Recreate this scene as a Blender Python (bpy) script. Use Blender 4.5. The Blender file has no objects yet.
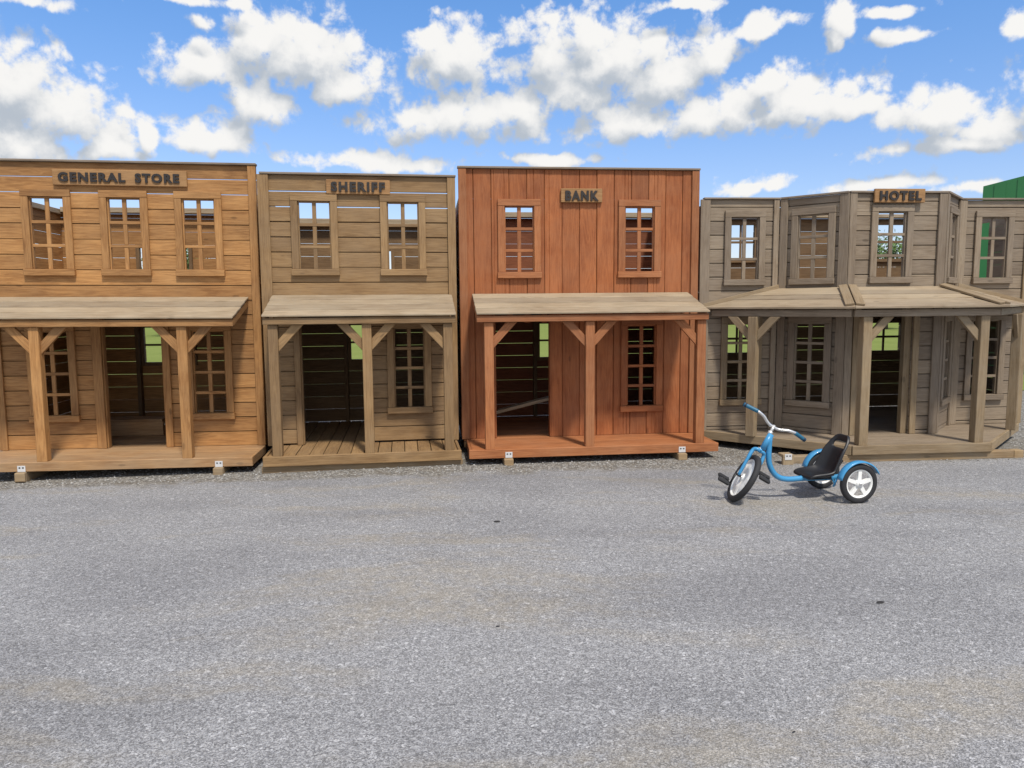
import bpy, bmesh, math, random
from mathutils import Vector, Matrix, Euler
R = math.radians
rng = random.Random(11)
sc = bpy.context.scene
COL = sc.collection

# ------------------------------------------------------------------ tagging
def tag(o, label=None, cat=None, group=None, kind=None):
    if label: o['label'] = label
    if cat: o['category'] = cat
    if group: o['group'] = group
    if kind: o['kind'] = kind
    return o
def empty(name, loc=(0, 0, 0), rot=(0, 0, 0), parent=None):
    o = bpy.data.objects.new(name, None); COL.objects.link(o)
    o.location = loc; o.rotation_euler = rot; o.empty_display_size = .2
    if parent: o.parent = parent
    return o
def children(o): return [c for c in bpy.data.objects if c.parent == o]
def copy_tree(o, parent=None):
    c = o.copy(); COL.objects.link(c)
    if parent: c.parent = parent
    for ch in children(o): copy_tree(ch, c)
    return c

# ------------------------------------------------------------------ mesh builder
class MB:
    def __init__(s, M=None):
        s.bm = bmesh.new(); s.uv = s.bm.loops.layers.uv.new('UVMap')
        s.rl = s.bm.faces.layers.float.new('rnd'); s.M = M or Matrix.Identity(4)
    def face(s, pts, uvs, rnd, mi=0, smooth=False):
        f = s.bm.faces.new([s.bm.verts.new(s.M @ Vector(p)) for p in pts])
        for l, uv in zip(f.loops, uvs): l[s.uv].uv = uv
        f[s.rl] = rnd; f.material_index = mi; f.smooth = smooth
        return f
    def hexa(s, P, lens, rnd=None, mi=0, off=None):
        """P[i][j][k] corner, grain along i; lens = lengths of i, j, k"""
        if rnd is None: rnd = rng.random()
        ou, ov = off if off else (rng.uniform(0, 9), rng.uniform(0, 9))
        V = {}
        for i in (0, 1):
            for j in (0, 1):
                for k in (0, 1): V[i, j, k] = s.bm.verts.new(s.M @ Vector(P[i][j][k]))
        quads = [((0,0,0),(0,0,1),(0,1,1),(0,1,0)), ((1,0,0),(1,1,0),(1,1,1),(1,0,1)),
                 ((0,0,0),(1,0,0),(1,0,1),(0,0,1)), ((0,1,0),(0,1,1),(1,1,1),(1,1,0)),
                 ((0,0,0),(0,1,0),(1,1,0),(1,0,0)), ((0,0,1),(1,0,1),(1,1,1),(0,1,1))]
        for n, q in enumerate(quads):
            f = s.bm.faces.new([V[c] for c in q])
            for l, c in zip(f.loops, q):
                if n < 2: l[s.uv].uv = (ou + c[1]*lens[1]*.3, ov + c[2]*lens[2])
                else: l[s.uv].uv = (ou + c[0]*lens[0], ov + c[1]*lens[1] + c[2]*lens[2])
            f[s.rl] = rnd; f.material_index = mi
    def obox(s, c, ax, h, rnd=None, mi=0, off=None):
        c = Vector(c); a, b, d = [Vector(v).normalized() for v in ax]
        P = [[[c + a*h[0]*(2*i-1) + b*h[1]*(2*j-1) + d*h[2]*(2*k-1) for k in (0, 1)] for j in (0, 1)] for i in (0, 1)]
        s.hexa(P, [2*x for x in h], rnd, mi, off)
    def box(s, x0, x1, y0, y1, z0, z1, g='x', rnd=None, mi=0, off=None):
        c = ((x0+x1)/2, (y0+y1)/2, (z0+z1)/2); hx, hy, hz = abs(x1-x0)/2, abs(y1-y0)/2, abs(z1-z0)/2
        X, Y, Z = (1,0,0), (0,1,0), (0,0,1)
        if g == 'x': s.obox(c, (X,Y,Z), (hx,hy,hz), rnd, mi, off)
        elif g == 'y': s.obox(c, (Y,Z,X), (hy,hz,hx), rnd, mi, off)
        else: s.obox(c, (Z,X,Y), (hz,hx,hy), rnd, mi, off)
    def beam(s, p0, p1, w, t, side, rnd=None, mi=0):
        """bar p0-p1, size w along side, t across"""
        p0, p1 = Vector(p0), Vector(p1); a = (p1-p0).normalized(); b = Vector(side); b = (b - a*b.dot(a)).normalized()
        s.obox((p0+p1)/2, (a, b, a.cross(b)), ((p1-p0).length/2, w/2, t/2), rnd, mi)
    def slab(s, a, b, c, d, t, rnd=None, mi=0):
        """top quad a-b (grain along a-b), d-c the other side, thickness t downwards"""
        a, b, c, d = map(Vector, (a, b, c, d)); n = Vector((0, 0, -t))
        P = [[[a+n, a], [d+n, d]], [[b+n, b], [c+n, c]]]
        s.hexa(P, [max((b-a).length, (c-d).length), (d-a).length, t], rnd, mi)
    def tube(s, pts, r, seg=10, mi=0, cap=True, closed=False):
        pts = [Vector(p) for p in pts]; n = len(pts)
        rr = r if isinstance(r, (list, tuple)) else [r]*n
        rings = []; up = None; acc = 0
        for i, p in enumerate(pts):
            if closed: t = (pts[(i+1) % n]-pts[i-1]).normalized()
            else: t = (pts[min(i+1, n-1)]-pts[max(i-1, 0)]).normalized()
            if up is None:
                up = Vector((0, 0, 1)) if abs(t.z) < .9 else Vector((1, 0, 0))
            up = (up - t*up.dot(t)).normalized(); w = t.cross(up)
            rings.append([s.bm.verts.new(s.M @ (p + rr[i]*(math.cos(2*math.pi*k/seg)*up + math.sin(2*math.pi*k/seg)*w))) for k in range(seg)])
        m = n if closed else n-1
        for i in range(m):
            A, B = rings[i], rings[(i+1) % n]
            for k in range(seg):
                f = s.bm.faces.new((A[k], A[(k+1) % seg], B[(k+1) % seg], B[k])); f.smooth = True; f.material_index = mi; f[s.rl] = .5
        if cap and not closed:
            for q in (rings[0][::-1], rings[-1]):
                f = s.bm.faces.new(q); f.material_index = mi; f[s.rl] = .5
    def lathe(s, prof, c=(0,0,0), axis='y', seg=40, mi=0, closed=True):
        """prof: (radius, offset along axis) loop"""
        rings = []
        for k in range(seg):
            a = 2*math.pi*k/seg; ring = []
            for (r, o) in prof:
                p = Vector((r*math.cos(a), o, r*math.sin(a))) if axis == 'y' else Vector((r*math.cos(a), r*math.sin(a), o))
                ring.append(s.bm.verts.new(s.M @ (p + Vector(c))))
            rings.append(ring)
        m = len(prof)
        for k in range(seg):
            A, B = rings[k], rings[(k+1) % seg]
            for j in range(m if closed else m-1):
                f = s.bm.faces.new((A[j], A[(j+1) % m], B[(j+1) % m], B[j])); f.smooth = True; f.material_index = mi; f[s.rl] = .5
    def build(s, name, mats, parent=None, bevel=0, loc=None):
        bmesh.ops.recalc_face_normals(s.bm, faces=s.bm.faces[:])
        me = bpy.data.meshes.new(name); s.bm.to_mesh(me); s.bm.free()
        for m in (mats if isinstance(mats, (list, tuple)) else [mats]): me.materials.append(m)
        o = bpy.data.objects.new(name, me); COL.objects.link(o)
        if parent: o.parent = parent
        if loc: o.location = loc
        if bevel:
            md = o.modifiers.new('bevel', 'BEVEL'); md.width = bevel; md.segments = 1; md.limit_method = 'ANGLE'
        return o

# ------------------------------------------------------------------ materials
class NT:
    def __init__(s, nt): s.nt = nt; s.n = nt.nodes; s.l = nt.links
    def node(s, t, **k):
        n = s.n.new(t)
        for a, b in k.items(): setattr(n, a, b)
        return n
    def put(s, sock, v):
        if isinstance(v, bpy.types.NodeSocket): s.l.new(v, sock)
        else: sock.default_value = v
    def math(s, op, a, b=None, c=None, clamp=False):
        n = s.node('ShaderNodeMath', operation=op, use_clamp=clamp)
        for i, v in enumerate((a, b, c)):
            if v is not None: s.put(n.inputs[i], v)
        return n.outputs[0]
    def vmath(s, op, a, b=None, scale=None):
        n = s.node('ShaderNodeVectorMath', operation=op); s.put(n.inputs[0], a)
        if b is not None: s.put(n.inputs[1], b)
        if scale is not None: s.put(n.inputs['Scale'], scale)
        return n.outputs['Value' if op in ('LENGTH', 'DOT_PRODUCT', 'DISTANCE') else 'Vector']
    def comb(s, x, y, z=0.):
        n = s.node('ShaderNodeCombineXYZ')
        for i, v in enumerate((x, y, z)): s.put(n.inputs[i], v)
        return n.outputs[0]
    def sep(s, v):
        n = s.node('ShaderNodeSeparateXYZ'); s.put(n.inputs[0], v); return n.outputs
    def noise(s, vec, scale=1., detail=3., rough=.5, dist=0., out='Fac', dim='3D'):
        n = s.node('ShaderNodeTexNoise', noise_dimensions=dim); s.put(n.inputs['Vector'], vec)
        n.inputs['Scale'].default_value = scale; n.inputs['Detail'].default_value = detail
        n.inputs['Roughness'].default_value = rough; n.inputs['Distortion'].default_value = dist
        return n.outputs[out]
    def voro(s, vec, scale=1., out='Distance', feature='F1', smooth=None, detail=0.):
        n = s.node('ShaderNodeTexVoronoi', feature=feature); s.put(n.inputs['Vector'], vec)
        n.inputs['Scale'].default_value = scale
        if 'Detail' in n.inputs: n.inputs['Detail'].default_value = detail
        if smooth is not None: n.inputs['Smoothness'].default_value = smooth
        return n.outputs[out]
    def mix(s, f, a, b, blend='MIX'):
        n = s.node('ShaderNodeMix', data_type='RGBA', blend_type=blend); n.clamp_factor = True
        s.put(n.inputs['Factor'], f); s.put(n.inputs['A'], a); s.put(n.inputs['B'], b)
        for i in n.inputs:
            if i.type == 'RGBA' and i.name == 'A': s.put(i, a)
            if i.type == 'RGBA' and i.name == 'B': s.put(i, b)
        return [o for o in n.outputs if o.type == 'RGBA'][0]
    def smooth(s, v, a, b, lo=0., hi=1.):
        n = s.node('ShaderNodeMapRange', interpolation_type='SMOOTHSTEP'); s.put(n.inputs[0], v)
        for i, x in enumerate((a, b, lo, hi)): s.put(n.inputs[1+i], x)
        return n.outputs[0]
    def attr(s, name): return s.node('ShaderNodeAttribute', attribute_name=name).outputs['Fac']
def c4(c): return (c[0], c[1], c[2], 1.)
def srgb(r, g, b):
    f = lambda x: (x/255/12.92 if x/255 <= .04045 else ((x/255+.055)/1.055)**2.4)
    return (f(r), f(g), f(b))
def material(name):
    m = bpy.data.materials.new(name); m.use_nodes = True; nt = NT(m.node_tree)
    return m, nt, m.node_tree.nodes['Principled BSDF']
def setn(b, **k):
    for a, v in k.items():
        b.inputs[a.replace('_', ' ')].default_value = v

def wood(name, dark, light, grey=None, greyamt=0., rough=.7, spread=.35, ring=1.):
    m, t, b = material(name)
    uv = t.node('ShaderNodeUVMap', uv_map='UVMap').outputs[0]; u, v, _ = t.sep(uv)
    rnd = t.attr('rnd')
    P = t.comb(t.math('MULTIPLY', u, 1.1), t.math('MULTIPLY', v, 13.), t.math('MULTIPLY', rnd, 37.))
    n1 = t.noise(P, 1., 3., .5, .5)
    rings = t.math('MULTIPLY_ADD', t.math('SINE', t.math('MULTIPLY', n1, 46.)), .5, .5)
    fib = t.noise(t.comb(t.math('MULTIPLY', u, 7.), t.math('MULTIPLY', v, 170.), rnd), 1., 3., .6)
    big = t.noise(t.comb(t.math('MULTIPLY', u, 2.3), t.math('MULTIPLY', v, 5.), t.math('MULTIPLY', rnd, 91.)), 1., 4., .6)
    f = t.math('ADD', t.math('MULTIPLY', rings, .28*ring), t.math('MULTIPLY', t.smooth(fib, .25, .75), .34))
    f = t.math('ADD', f, t.math('MULTIPLY', t.smooth(big, .28, .72), .40))
    col = t.mix(f, c4(dark), c4(light))
    # knots
    kd = t.voro(t.comb(t.math('MULTIPLY', u, 2.2), t.math('MULTIPLY', v, 5.5), t.math('MULTIPLY', rnd, 23.)), 1.)
    col = t.mix(t.smooth(kd, .05, .10, .55, 0.), col, c4([x*.35 for x in dark]))
    if grey:
        ob = t.node('ShaderNodeNewGeometry').outputs['Position']
        g = t.noise(t.vmath('MULTIPLY', ob, (1.3, 1.3, 2.2)), 1.6, 5., .62)
        g2 = t.math('ADD', t.math('MULTIPLY', g, .7), t.math('MULTIPLY', fib, .3))
        col = t.mix(t.math('MULTIPLY', t.smooth(g2, .36, .66), greyamt), col, c4(grey))
    br = t.math('MULTIPLY_ADD', rnd, spread, 1.-spread/2)
    col = t.mix(1., col, t.comb(br, br, t.math('POWER', br, .9)), 'MULTIPLY')
    t.l.new(col, b.inputs['Base Color'])
    setn(b, Roughness=rough); b.inputs['Specular IOR Level'].default_value = .3
    bu = t.node('ShaderNodeBump'); bu.inputs['Strength'].default_value = .35; bu.inputs['Distance'].default_value = .004
    t.l.new(t.math('ADD', fib, t.math('MULTIPLY', rings, .3)), bu.inputs['Height']); t.l.new(bu.outputs[0], b.inputs['Normal'])
    return m
def paint(name, col, rough=.4, metal=0., var=.15, coat=0.):
    m, t, b = material(name)
    p = t.node('ShaderNodeTexCoord').outputs['Object']
    n = t.noise(p, 9., 5., .65)
    k = t.math('MULTIPLY_ADD', n, var*2, 1-var)
    t.l.new(t.mix(1., c4(col), t.comb(k, k, k), 'MULTIPLY'), b.inputs['Base Color'])
    t.l.new(t.math('MULTIPLY_ADD', n, .25, rough-.12), b.inputs['Roughness'])
    setn(b, Metallic=metal); b.inputs['Coat Weight'].default_value = coat
    return m

W_GS = wood('store_wood', (.19,.080,.024), (.50,.260,.095), (.39,.225,.098), .4, spread=.36)
W_GSD = wood('store_deck_wood', (.20,.10,.042), (.45,.265,.125), (.35,.25,.155), .5)
W_SH = wood('sheriff_wood', (.15,.083,.035), (.345,.214,.098), (.285,.195,.11), .45, spread=.36)
W_BK = wood('bank_wood', (.18,.048,.015), (.39,.133,.045), (.33,.137,.062), .5, spread=.36)
W_BKP = wood('bank_trim_wood', (.21,.066,.022), (.43,.168,.064), (.365,.172,.085), .5, spread=.3)
W_HT = wood('hotel_wood', (.15,.108,.070), (.305,.240,.172), (.27,.225,.175), .4, spread=.32)
W_HTP = wood('hotel_post_wood', (.165,.112,.060), (.32,.235,.140), (.28,.225,.155), .5, spread=.24)
W_ROOF = wood('weathered_roof_board', (.19,.135,.082), (.395,.31,.210), (.335,.275,.195), .55, spread=.34, ring=1.1)
W_SIGN = wood('sign_wood', (.20,.098,.036), (.40,.225,.095), (.34,.21,.11), .3)
W_IN = wood('shaded_interior_wood', (.11,.062,.028), (.24,.145,.070), (.20,.14,.085), .4)  # tones darkened so the colour itself carries the indoor shade
W_INR = wood('shaded_red_interior_wood', (.12,.036,.015), (.25,.085,.036), (.21,.09,.05), .4)  # bank wood darkened, shade of the room put into the colour
W_SKID = wood('skid_wood', (.20,.125,.06), (.38,.27,.15), (.30,.25,.18), .6)
W_CAP = wood('cap_board', (.14,.10,.07), (.30,.235,.17), (.26,.22,.18), .6)
M_LET = paint('dark_letters', (.022,.017,.015), .55)
M_BRK = paint('white_plate', (.62,.62,.62), .45)
M_HOLE = paint('dark_hole', (.015,.015,.015), .6)

# ------------------------------------------------------------------ playhouse construction helpers (x width, y inwards, z up)
GAP = .006
def rows(z0, z1, pitch, start):
    r = []; z = start
    while z > z0 + 1e-4: z -= pitch
    while z < z1 - .001:
        a, b = max(z, z0), min(z+pitch, z1)
        if b-a > .03: r.append((a, b))
        elif r: r[-1] = (r[-1][0], b)
        z += pitch
    return r
def siding(mb, x0, x1, z0, z1, holes, pitch=.147, start=0., y0=0., t=.02, gaps=None, vertical=False, tongue=False, open_at=()):
    """boards with real gaps, cut round openings (ax0, ax1, az0, az1)"""
    if vertical: holes = [(h[2], h[3], h[0], h[1]) for h in holes]; x0, x1, z0, z1 = z0, z1, x0, x1
    for i, (a, b) in enumerate(rows(z0, z1, pitch, start)):
        g = GAP*rng.uniform(.3, 1.2) if gaps is None else gaps*rng.uniform(.5, 1.2)
        yb = y0 + rng.uniform(0, .006); rn = rng.random(); off = (rng.uniform(0, 9), rng.uniform(0, 9))
        cuts = sorted({a+g/2, b-g/2} | {z for h in holes for z in (h[2], h[3]) if a+g/2 < z < b-g/2})
        for c0, c1 in zip(cuts, cuts[1:]):
            iv = [(x0, x1)]
            for h in holes:
                if h[2] < (c0+c1)/2 < h[3]:
                    iv = [p for s_, e_ in iv for p in ((s_, min(e_, h[0])), (max(s_, h[1]), e_)) if p[1]-p[0] > .004]
            for s_, e_ in iv:
                o = (off[0]+s_, off[1]+(c0-a))
                if vertical: mb.box(c0, c1, yb, yb+t, s_, e_, 'z', rn, 0, o)
                else: mb.box(s_, e_, yb, yb+t, c0, c1, 'x', rn, 0, o)
        if tongue and b < z1-.02 and not any(abs(b-w) < .03 for w in open_at):
            iv = [(x0+.003, x1-.003)]
            for h in holes:
                if h[2] < b+.03 and h[3] > b-.03:
                    iv = [p for s_, e_ in iv for p in ((s_, min(e_, h[0]-.015)), (max(s_, h[1]+.015), e_)) if p[1]-p[0] > .01]
            for s_, e_ in iv: mb.box(s_, e_, y0+t+.0075, y0+t+.014, b-.025, b+.025, 'x', .1)
def window(root, M, u0, u1, z0, z1, nrow, mat, mmat=None, back=False):
    """casing with a sill and a muntin grid, no glass; proud of the wall"""
    w = .068; y0, y1 = -.024, -.002
    mb = MB(M)
    mb.box(u0-w, u0, y0, y1, z0, z1, 'z'); mb.box(u1, u1+w, y0, y1, z0, z1, 'z')
    mb.box(u0-w, u1+w, y0-.002, y1, z1+.001, z1+w, 'x')
    # jamb linings in the thickness of the wall
    mb.box(u0-.002, u0+.012, y1+.001, .04, z0, z1, 'z'); mb.box(u1-.012, u1+.002, y1+.001, .04, z0, z1, 'z')
    mb.box(u0+.0125, u1-.0125, y1+.001, .04, z1-.012, z1+.002, 'x')
    o = mb.build('window', mat, root, .003)
    mb = MB(M); mb.box(u0-w-.008, u1+w+.008, y0-.016, .03, z0-.064, z0-.001, 'x'); mb.build('sill', mat, o, .004)
    mb = MB(M); uc = (u0+u1)/2; h = (z1-z0-.01)/nrow; zs = [z0+h*k for k in range(nrow+1)]
    for k in range(1, nrow): mb.box(u0+.012, u1-.012, .000, .022, zs[k]-.014, zs[k]+.014, 'x')
    for k in range(nrow):
        mb.box(uc-.019, uc+.019, .003, .024, z0+.001 if k == 0 else zs[k]+.0145, z1-.013 if k == nrow-1 else zs[k+1]-.0145, 'z')
    mb.build('muntin_grid', mmat or mat, o, .002)
    return o
def lettering(parent, M, text, x0, x1, z0, z1, y):
    cu = bpy.data.curves.new('letters', 'FONT'); cu.body = text; cu.size = .1; cu.extrude = .006
    cu.offset = .0048; cu.space_character = 1.22; cu.resolution_u = 4
    ob = bpy.data.objects.new('letters_tmp', cu); COL.objects.link(ob)
    bpy.context.view_layer.update()
    me = bpy.data.meshes.new_from_object(ob.evaluated_get(bpy.context.evaluated_depsgraph_get()))
    bpy.data.objects.remove(ob)
    xs = [v.co.x for v in me.vertices]; ys = [v.co.y for v in me.vertices]
    sx, sy = (x1-x0)/(max(xs)-min(xs)), (z1-z0)/(max(ys)-min(ys)); mx, my = min(xs), min(ys)
    for v in me.vertices:
        v.co = M @ Vector((x0+(v.co.x-mx)*sx, y - v.co.z, z0+(v.co.y-my)*sy))
    me.name = 'lettering'; me.materials.clear(); me.materials.append(M_LET)
    o = bpy.data.objects.new('lettering', me); COL.objects.link(o); o.parent = parent
    return o
def sign(root, M, x0, x1, z0, z1, y, words, lz0, lz1):
    mb = MB(M); mb.box(x0, x1, y-.03, y-.002, z0, z1, 'x', .6); s = mb.build('sign_board', W_SIGN, root, .004)
    for text, lx0, lx1 in words: lettering(s, M, text, lx0, lx1, lz0, lz1, y-.036)
def face_matrix(p0, d):
    """wall frame starting at plan point p0 with direction d, local y pointing inwards"""
    d = Vector((d[0], d[1], 0)).normalized(); n = Vector((-d.y, d.x, 0))
    return Matrix(((d.x, n.x, 0, p0[0]), (d.y, n.y, 0, p0[1]), (0, 0, 1, 0), (0, 0, 0, 1)))
def brace(root, post, side, ztop, mat, reach=.23, drop=.25, y=0.):
    """diagonal knee brace; post = (x edge, y), side = unit plan direction"""
    p = Vector((post[0], post[1], ztop-drop)); q = Vector((post[0]+side[0]*reach, post[1]+side[1]*reach, ztop))
    d = (q-p).normalized(); sd = Vector((side[0], side[1], 0)); nrm = Vector((-side[1], side[0], 0))
    perp = nrm.cross(d)
    if perp.z < 0: perp = -perp
    w = .078; t = .036
    # plumb cut at the post, level cut at the beam: prism from a four point outline
    lo = Vector((post[0], post[1], ztop-drop)); a = lo; b = Vector((post[0], post[1], ztop-drop+w*1.42))
    c = Vector((post[0]+side[0]*(reach-w*1.35), post[1]+side[1]*(reach-w*1.35), ztop)); e = q
    mb = MB(); h = nrm*(t/2)
    P = [[[a-h, b-h], [a+h, b+h]], [[e-h, c-h], [e+h, c+h]]]
    mb.hexa(P, [(q-p).length, t, w])
    mb.build('brace', mat, root, .003)
def bracket(parent, x, y, z):
    mb = MB(); mb.box(x-.034, x+.034, y-.004, y-.0005, z-.026, z+.03, 'x', .5)
    for dx in (-.015, .015): mb.box(x+dx-.007, x+dx+.007, y-.0065, y-.0042, z+.006, z+.017, 'x', .5, 1)
    mb.build('bracket', [M_BRK, M_HOLE], parent)
def shell(root, W, D, hb, hside, mat, lofts, wins, yfront=.022):
    """back wall, side walls, loft floor and top rails behind a front wall"""
    mb = MB(face_matrix((0, D), (1, 0)))
    holes = [w for w in wins]
    siding(mb, .0, W, .0, hb, holes, .152, .0, 0., .02, gaps=.0042)
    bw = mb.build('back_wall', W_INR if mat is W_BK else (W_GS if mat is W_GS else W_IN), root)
    for (a, b, c, d) in wins:
        mb = MB()
        mb.box(a-.04, a, D-.03, D-.001, c-.04, d+.04, 'z'); mb.box(b, b+.04, D-.03, D-.001, c-.04, d+.04, 'z')
        mb.box(a+.001, b-.001, D-.028, D-.003, c-.04, c, 'x'); mb.box(a+.001, b-.001, D-.028, D-.003, d, d+.04, 'x')
        mb.box(a+.001, b-.001, D+.002, D+.018, (c+d)/2-.012, (c+d)/2+.012, 'x', .3)
        mb.box((a+b)/2-.011, (a+b)/2+.011, D+.003, D+.017, c+.001, (c+d)/2-.0125, 'z', .3); mb.box((a+b)/2-.011, (a+b)/2+.011, D+.003, D+.017, (c+d)/2+.0125, d-.001, 'z', .3)
        mb.build('back_window_frame', W_IN, root)
    mb = MB()
    for s_ in sorted({w[0] for w in wins}): mb.box(s_-.085, s_-.042, D-.075, D-.002, .002, lofts-.03, 'z', .1)
    mb.build('stud', W_IN, root)
    for x in (.021, W-.001):
        mb = MB(face_matrix((x, yfront+.005), (0, 1)))
        siding(mb, 0, D-yfront-.008, .0, hside, [], .147, .03, 0., .02)
        mb.build('side_wall', mat, root)
    mb = MB(); n = 9; y0 = yfront+.004; y1 = D-.035; st = (y1-y0)/n
    for k in range(n): mb.box(.025, W-.025, y0+k*st, y0+(k+1)*st-.0005, lofts-.03, lofts, 'x')
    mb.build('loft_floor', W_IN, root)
    mb = MB()
    mb.box(.06, W-.06, D-.10, D+.02, hb+.002, hb+.062, 'x', .9)
    mb.box(.0, .058, yfront+.004, D+.02, hside+.002, hside+.058, 'y', .8); mb.box(W-.058, W, yfront+.004, D+.02, hside+.002, hside+.058, 'y', .8)
    mb.build('top_rail', W_ROOF, root, .004)
def house_root(label, q, group='western playhouse fronts in a row'):
    X, Y, Z, a, r = q
    return tag(empty('wooden_playhouse', (X, Y, Z), (0, -R(r), R(a))), label, 'playhouse', group)
def top_cap(root, x0, x1, h):
    mb = MB(); mb.box(x0-.006, x1+.006, -.03, .045, h, h+.02, 'x', .4); mb.build('cap_board', W_CAP, root, .003)
def corner_trim(root, M, x0, x1, z0, z1, mat, y=-.022):
    mb = MB(M); mb.box(x0, x1, y, -.0015, z0, z1, 'z'); return mb.build('corner_trim', mat, root, .003)
def lean_roof(root, x0, x1, mat_fascia, yf=.64, zb=1.505, zf=1.315, n=4):
    mb = MB()
    for k in range(n):
        t0, t1 = k/n, (k+1)/n
        yb, ye = -.003-(yf-.003)*t0, -.003-(yf-.003)*t1
        za, ze = zb+(zf-zb)*t0, zb+(zf-zb)*t1
        lift = rng.uniform(0, .003)
        mb.slab((x0+rng.uniform(0,.004), yb-.002, za+lift), (x1, yb-.002, za+lift), (x1, ye-.012, ze+.006+lift), (x0+rng.uniform(0,.004), ye-.012, ze+.006+lift), .018)
    ro = mb.build('porch_roof', W_ROOF, root, .003)
    zf2 = zf-.024
    mb = MB(); mb.box(x0+.004, x1-.004, -yf+.008, -yf+.048, zf-.082, zf-.022, 'x'); mb.build('fascia_beam', mat_fascia, root, .003)
    for x in (x0+.004, x1-.034):
        mb = MB(); a = Vector((x, -.012, zb-.024)); b = Vector((x, -yf+.05, zf-.012))
        P = [[[a+Vector((0,0,-.065)), a], [a+Vector((.03,0,-.065)), a+Vector((.03,0,0))]], [[b+Vector((0,0,-.065)), b], [b+Vector((.03,0,-.065)), b+Vector((.03,0,0))]]]
        mb.hexa(P, [yf, .03, .065]); mb.build('end_rafter', mat_fascia, root, .003)
def post(root, x, y, ztop, mat, s=.088, rot=0., z0=.001):
    mb = MB(Matrix.Translation((x, y, 0)) @ Matrix.Rotation(rot, 4, 'Z')); mb.box(-s/2, s/2, -s/2, s/2, z0, ztop, 'z')
    return mb.build('post', mat, root, .004)
def deck(root, x0, x1, D, W, depth, mat, rimmat, along='x', under=.085):
    mb = MB()
    if along == 'x':
        n = 4; st = (D-.032)/n
        for k in range(n): mb.box(x0+.03, x1-.03, -D+.031+k*st, -D+.031+(k+1)*st-.003, -.024, 0, 'x')
        n = 9; st = (depth-.01)/n
        for k in range(n): mb.box(.02, W-.02, .0005+k*st, (k+1)*st-.003, -.024, 0, 'x')
    else:
        n = 14; st = (x1-x0-.064)/n
        for k in range(n):
            xx = x0+.032+k*st; mb.box(xx+.0035, xx+st-.0035, -D+.031, depth, -.024+rng.uniform(-.002,0), rng.uniform(-.004,0), 'y')
    mb.build('deck', mat, root, .003)
    mb = MB()
    mb.box(x0, x1, -D-.004, -D+.03, -under, .002, 'x', .7)
    mb.box(x0+.002, x0+.0295, -D+.0305, -.03, -under+.002, .0015, 'y'); mb.box(x1-.0295, x1-.002, -D+.0305, -.03, -under+.002, .0015, 'y')
    mb.build('deck_rim', rimmat, root, .004)
    mb = MB(); mb.box(.02, W-.02, depth-.02, depth+.01, -under, -.026, 'x'); mb.box(.02, .05, .0, depth-.025, -under, -.026, 'y'); mb.box(W-.05, W-.02, 0, depth-.025, -under, -.026, 'y')
    mb.build('floor_joist', W_IN, root)
def skid(root, x, y0, y1, zt, zb, w=.085, bracketz=None, rimy=None):
    mb = MB(); mb.box(x-w/2, x+w/2, y0+.03, y1, zb, zt, 'y')
    # chamfered nose
    P = [[[(x-w/2, y0, zb+.012), (x-w/2, y0+.004, zt-.002)], [(x+w/2, y0, zb+.012), (x+w/2, y0+.004, zt-.002)]],
         [[(x-w/2, y0+.0298, zb), (x-w/2, y0+.0298, zt)], [(x+w/2, y0+.0298, zb), (x+w/2, y0+.0298, zt)]]]
    mb.hexa(P, [.03, w, zt-zb])
    o = mb.build('skid', W_SKID, root, .006)
    if bracketz is not None: bracket(o, x+.004, rimy, bracketz)
    return o

D_IN = 1.5
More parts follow.
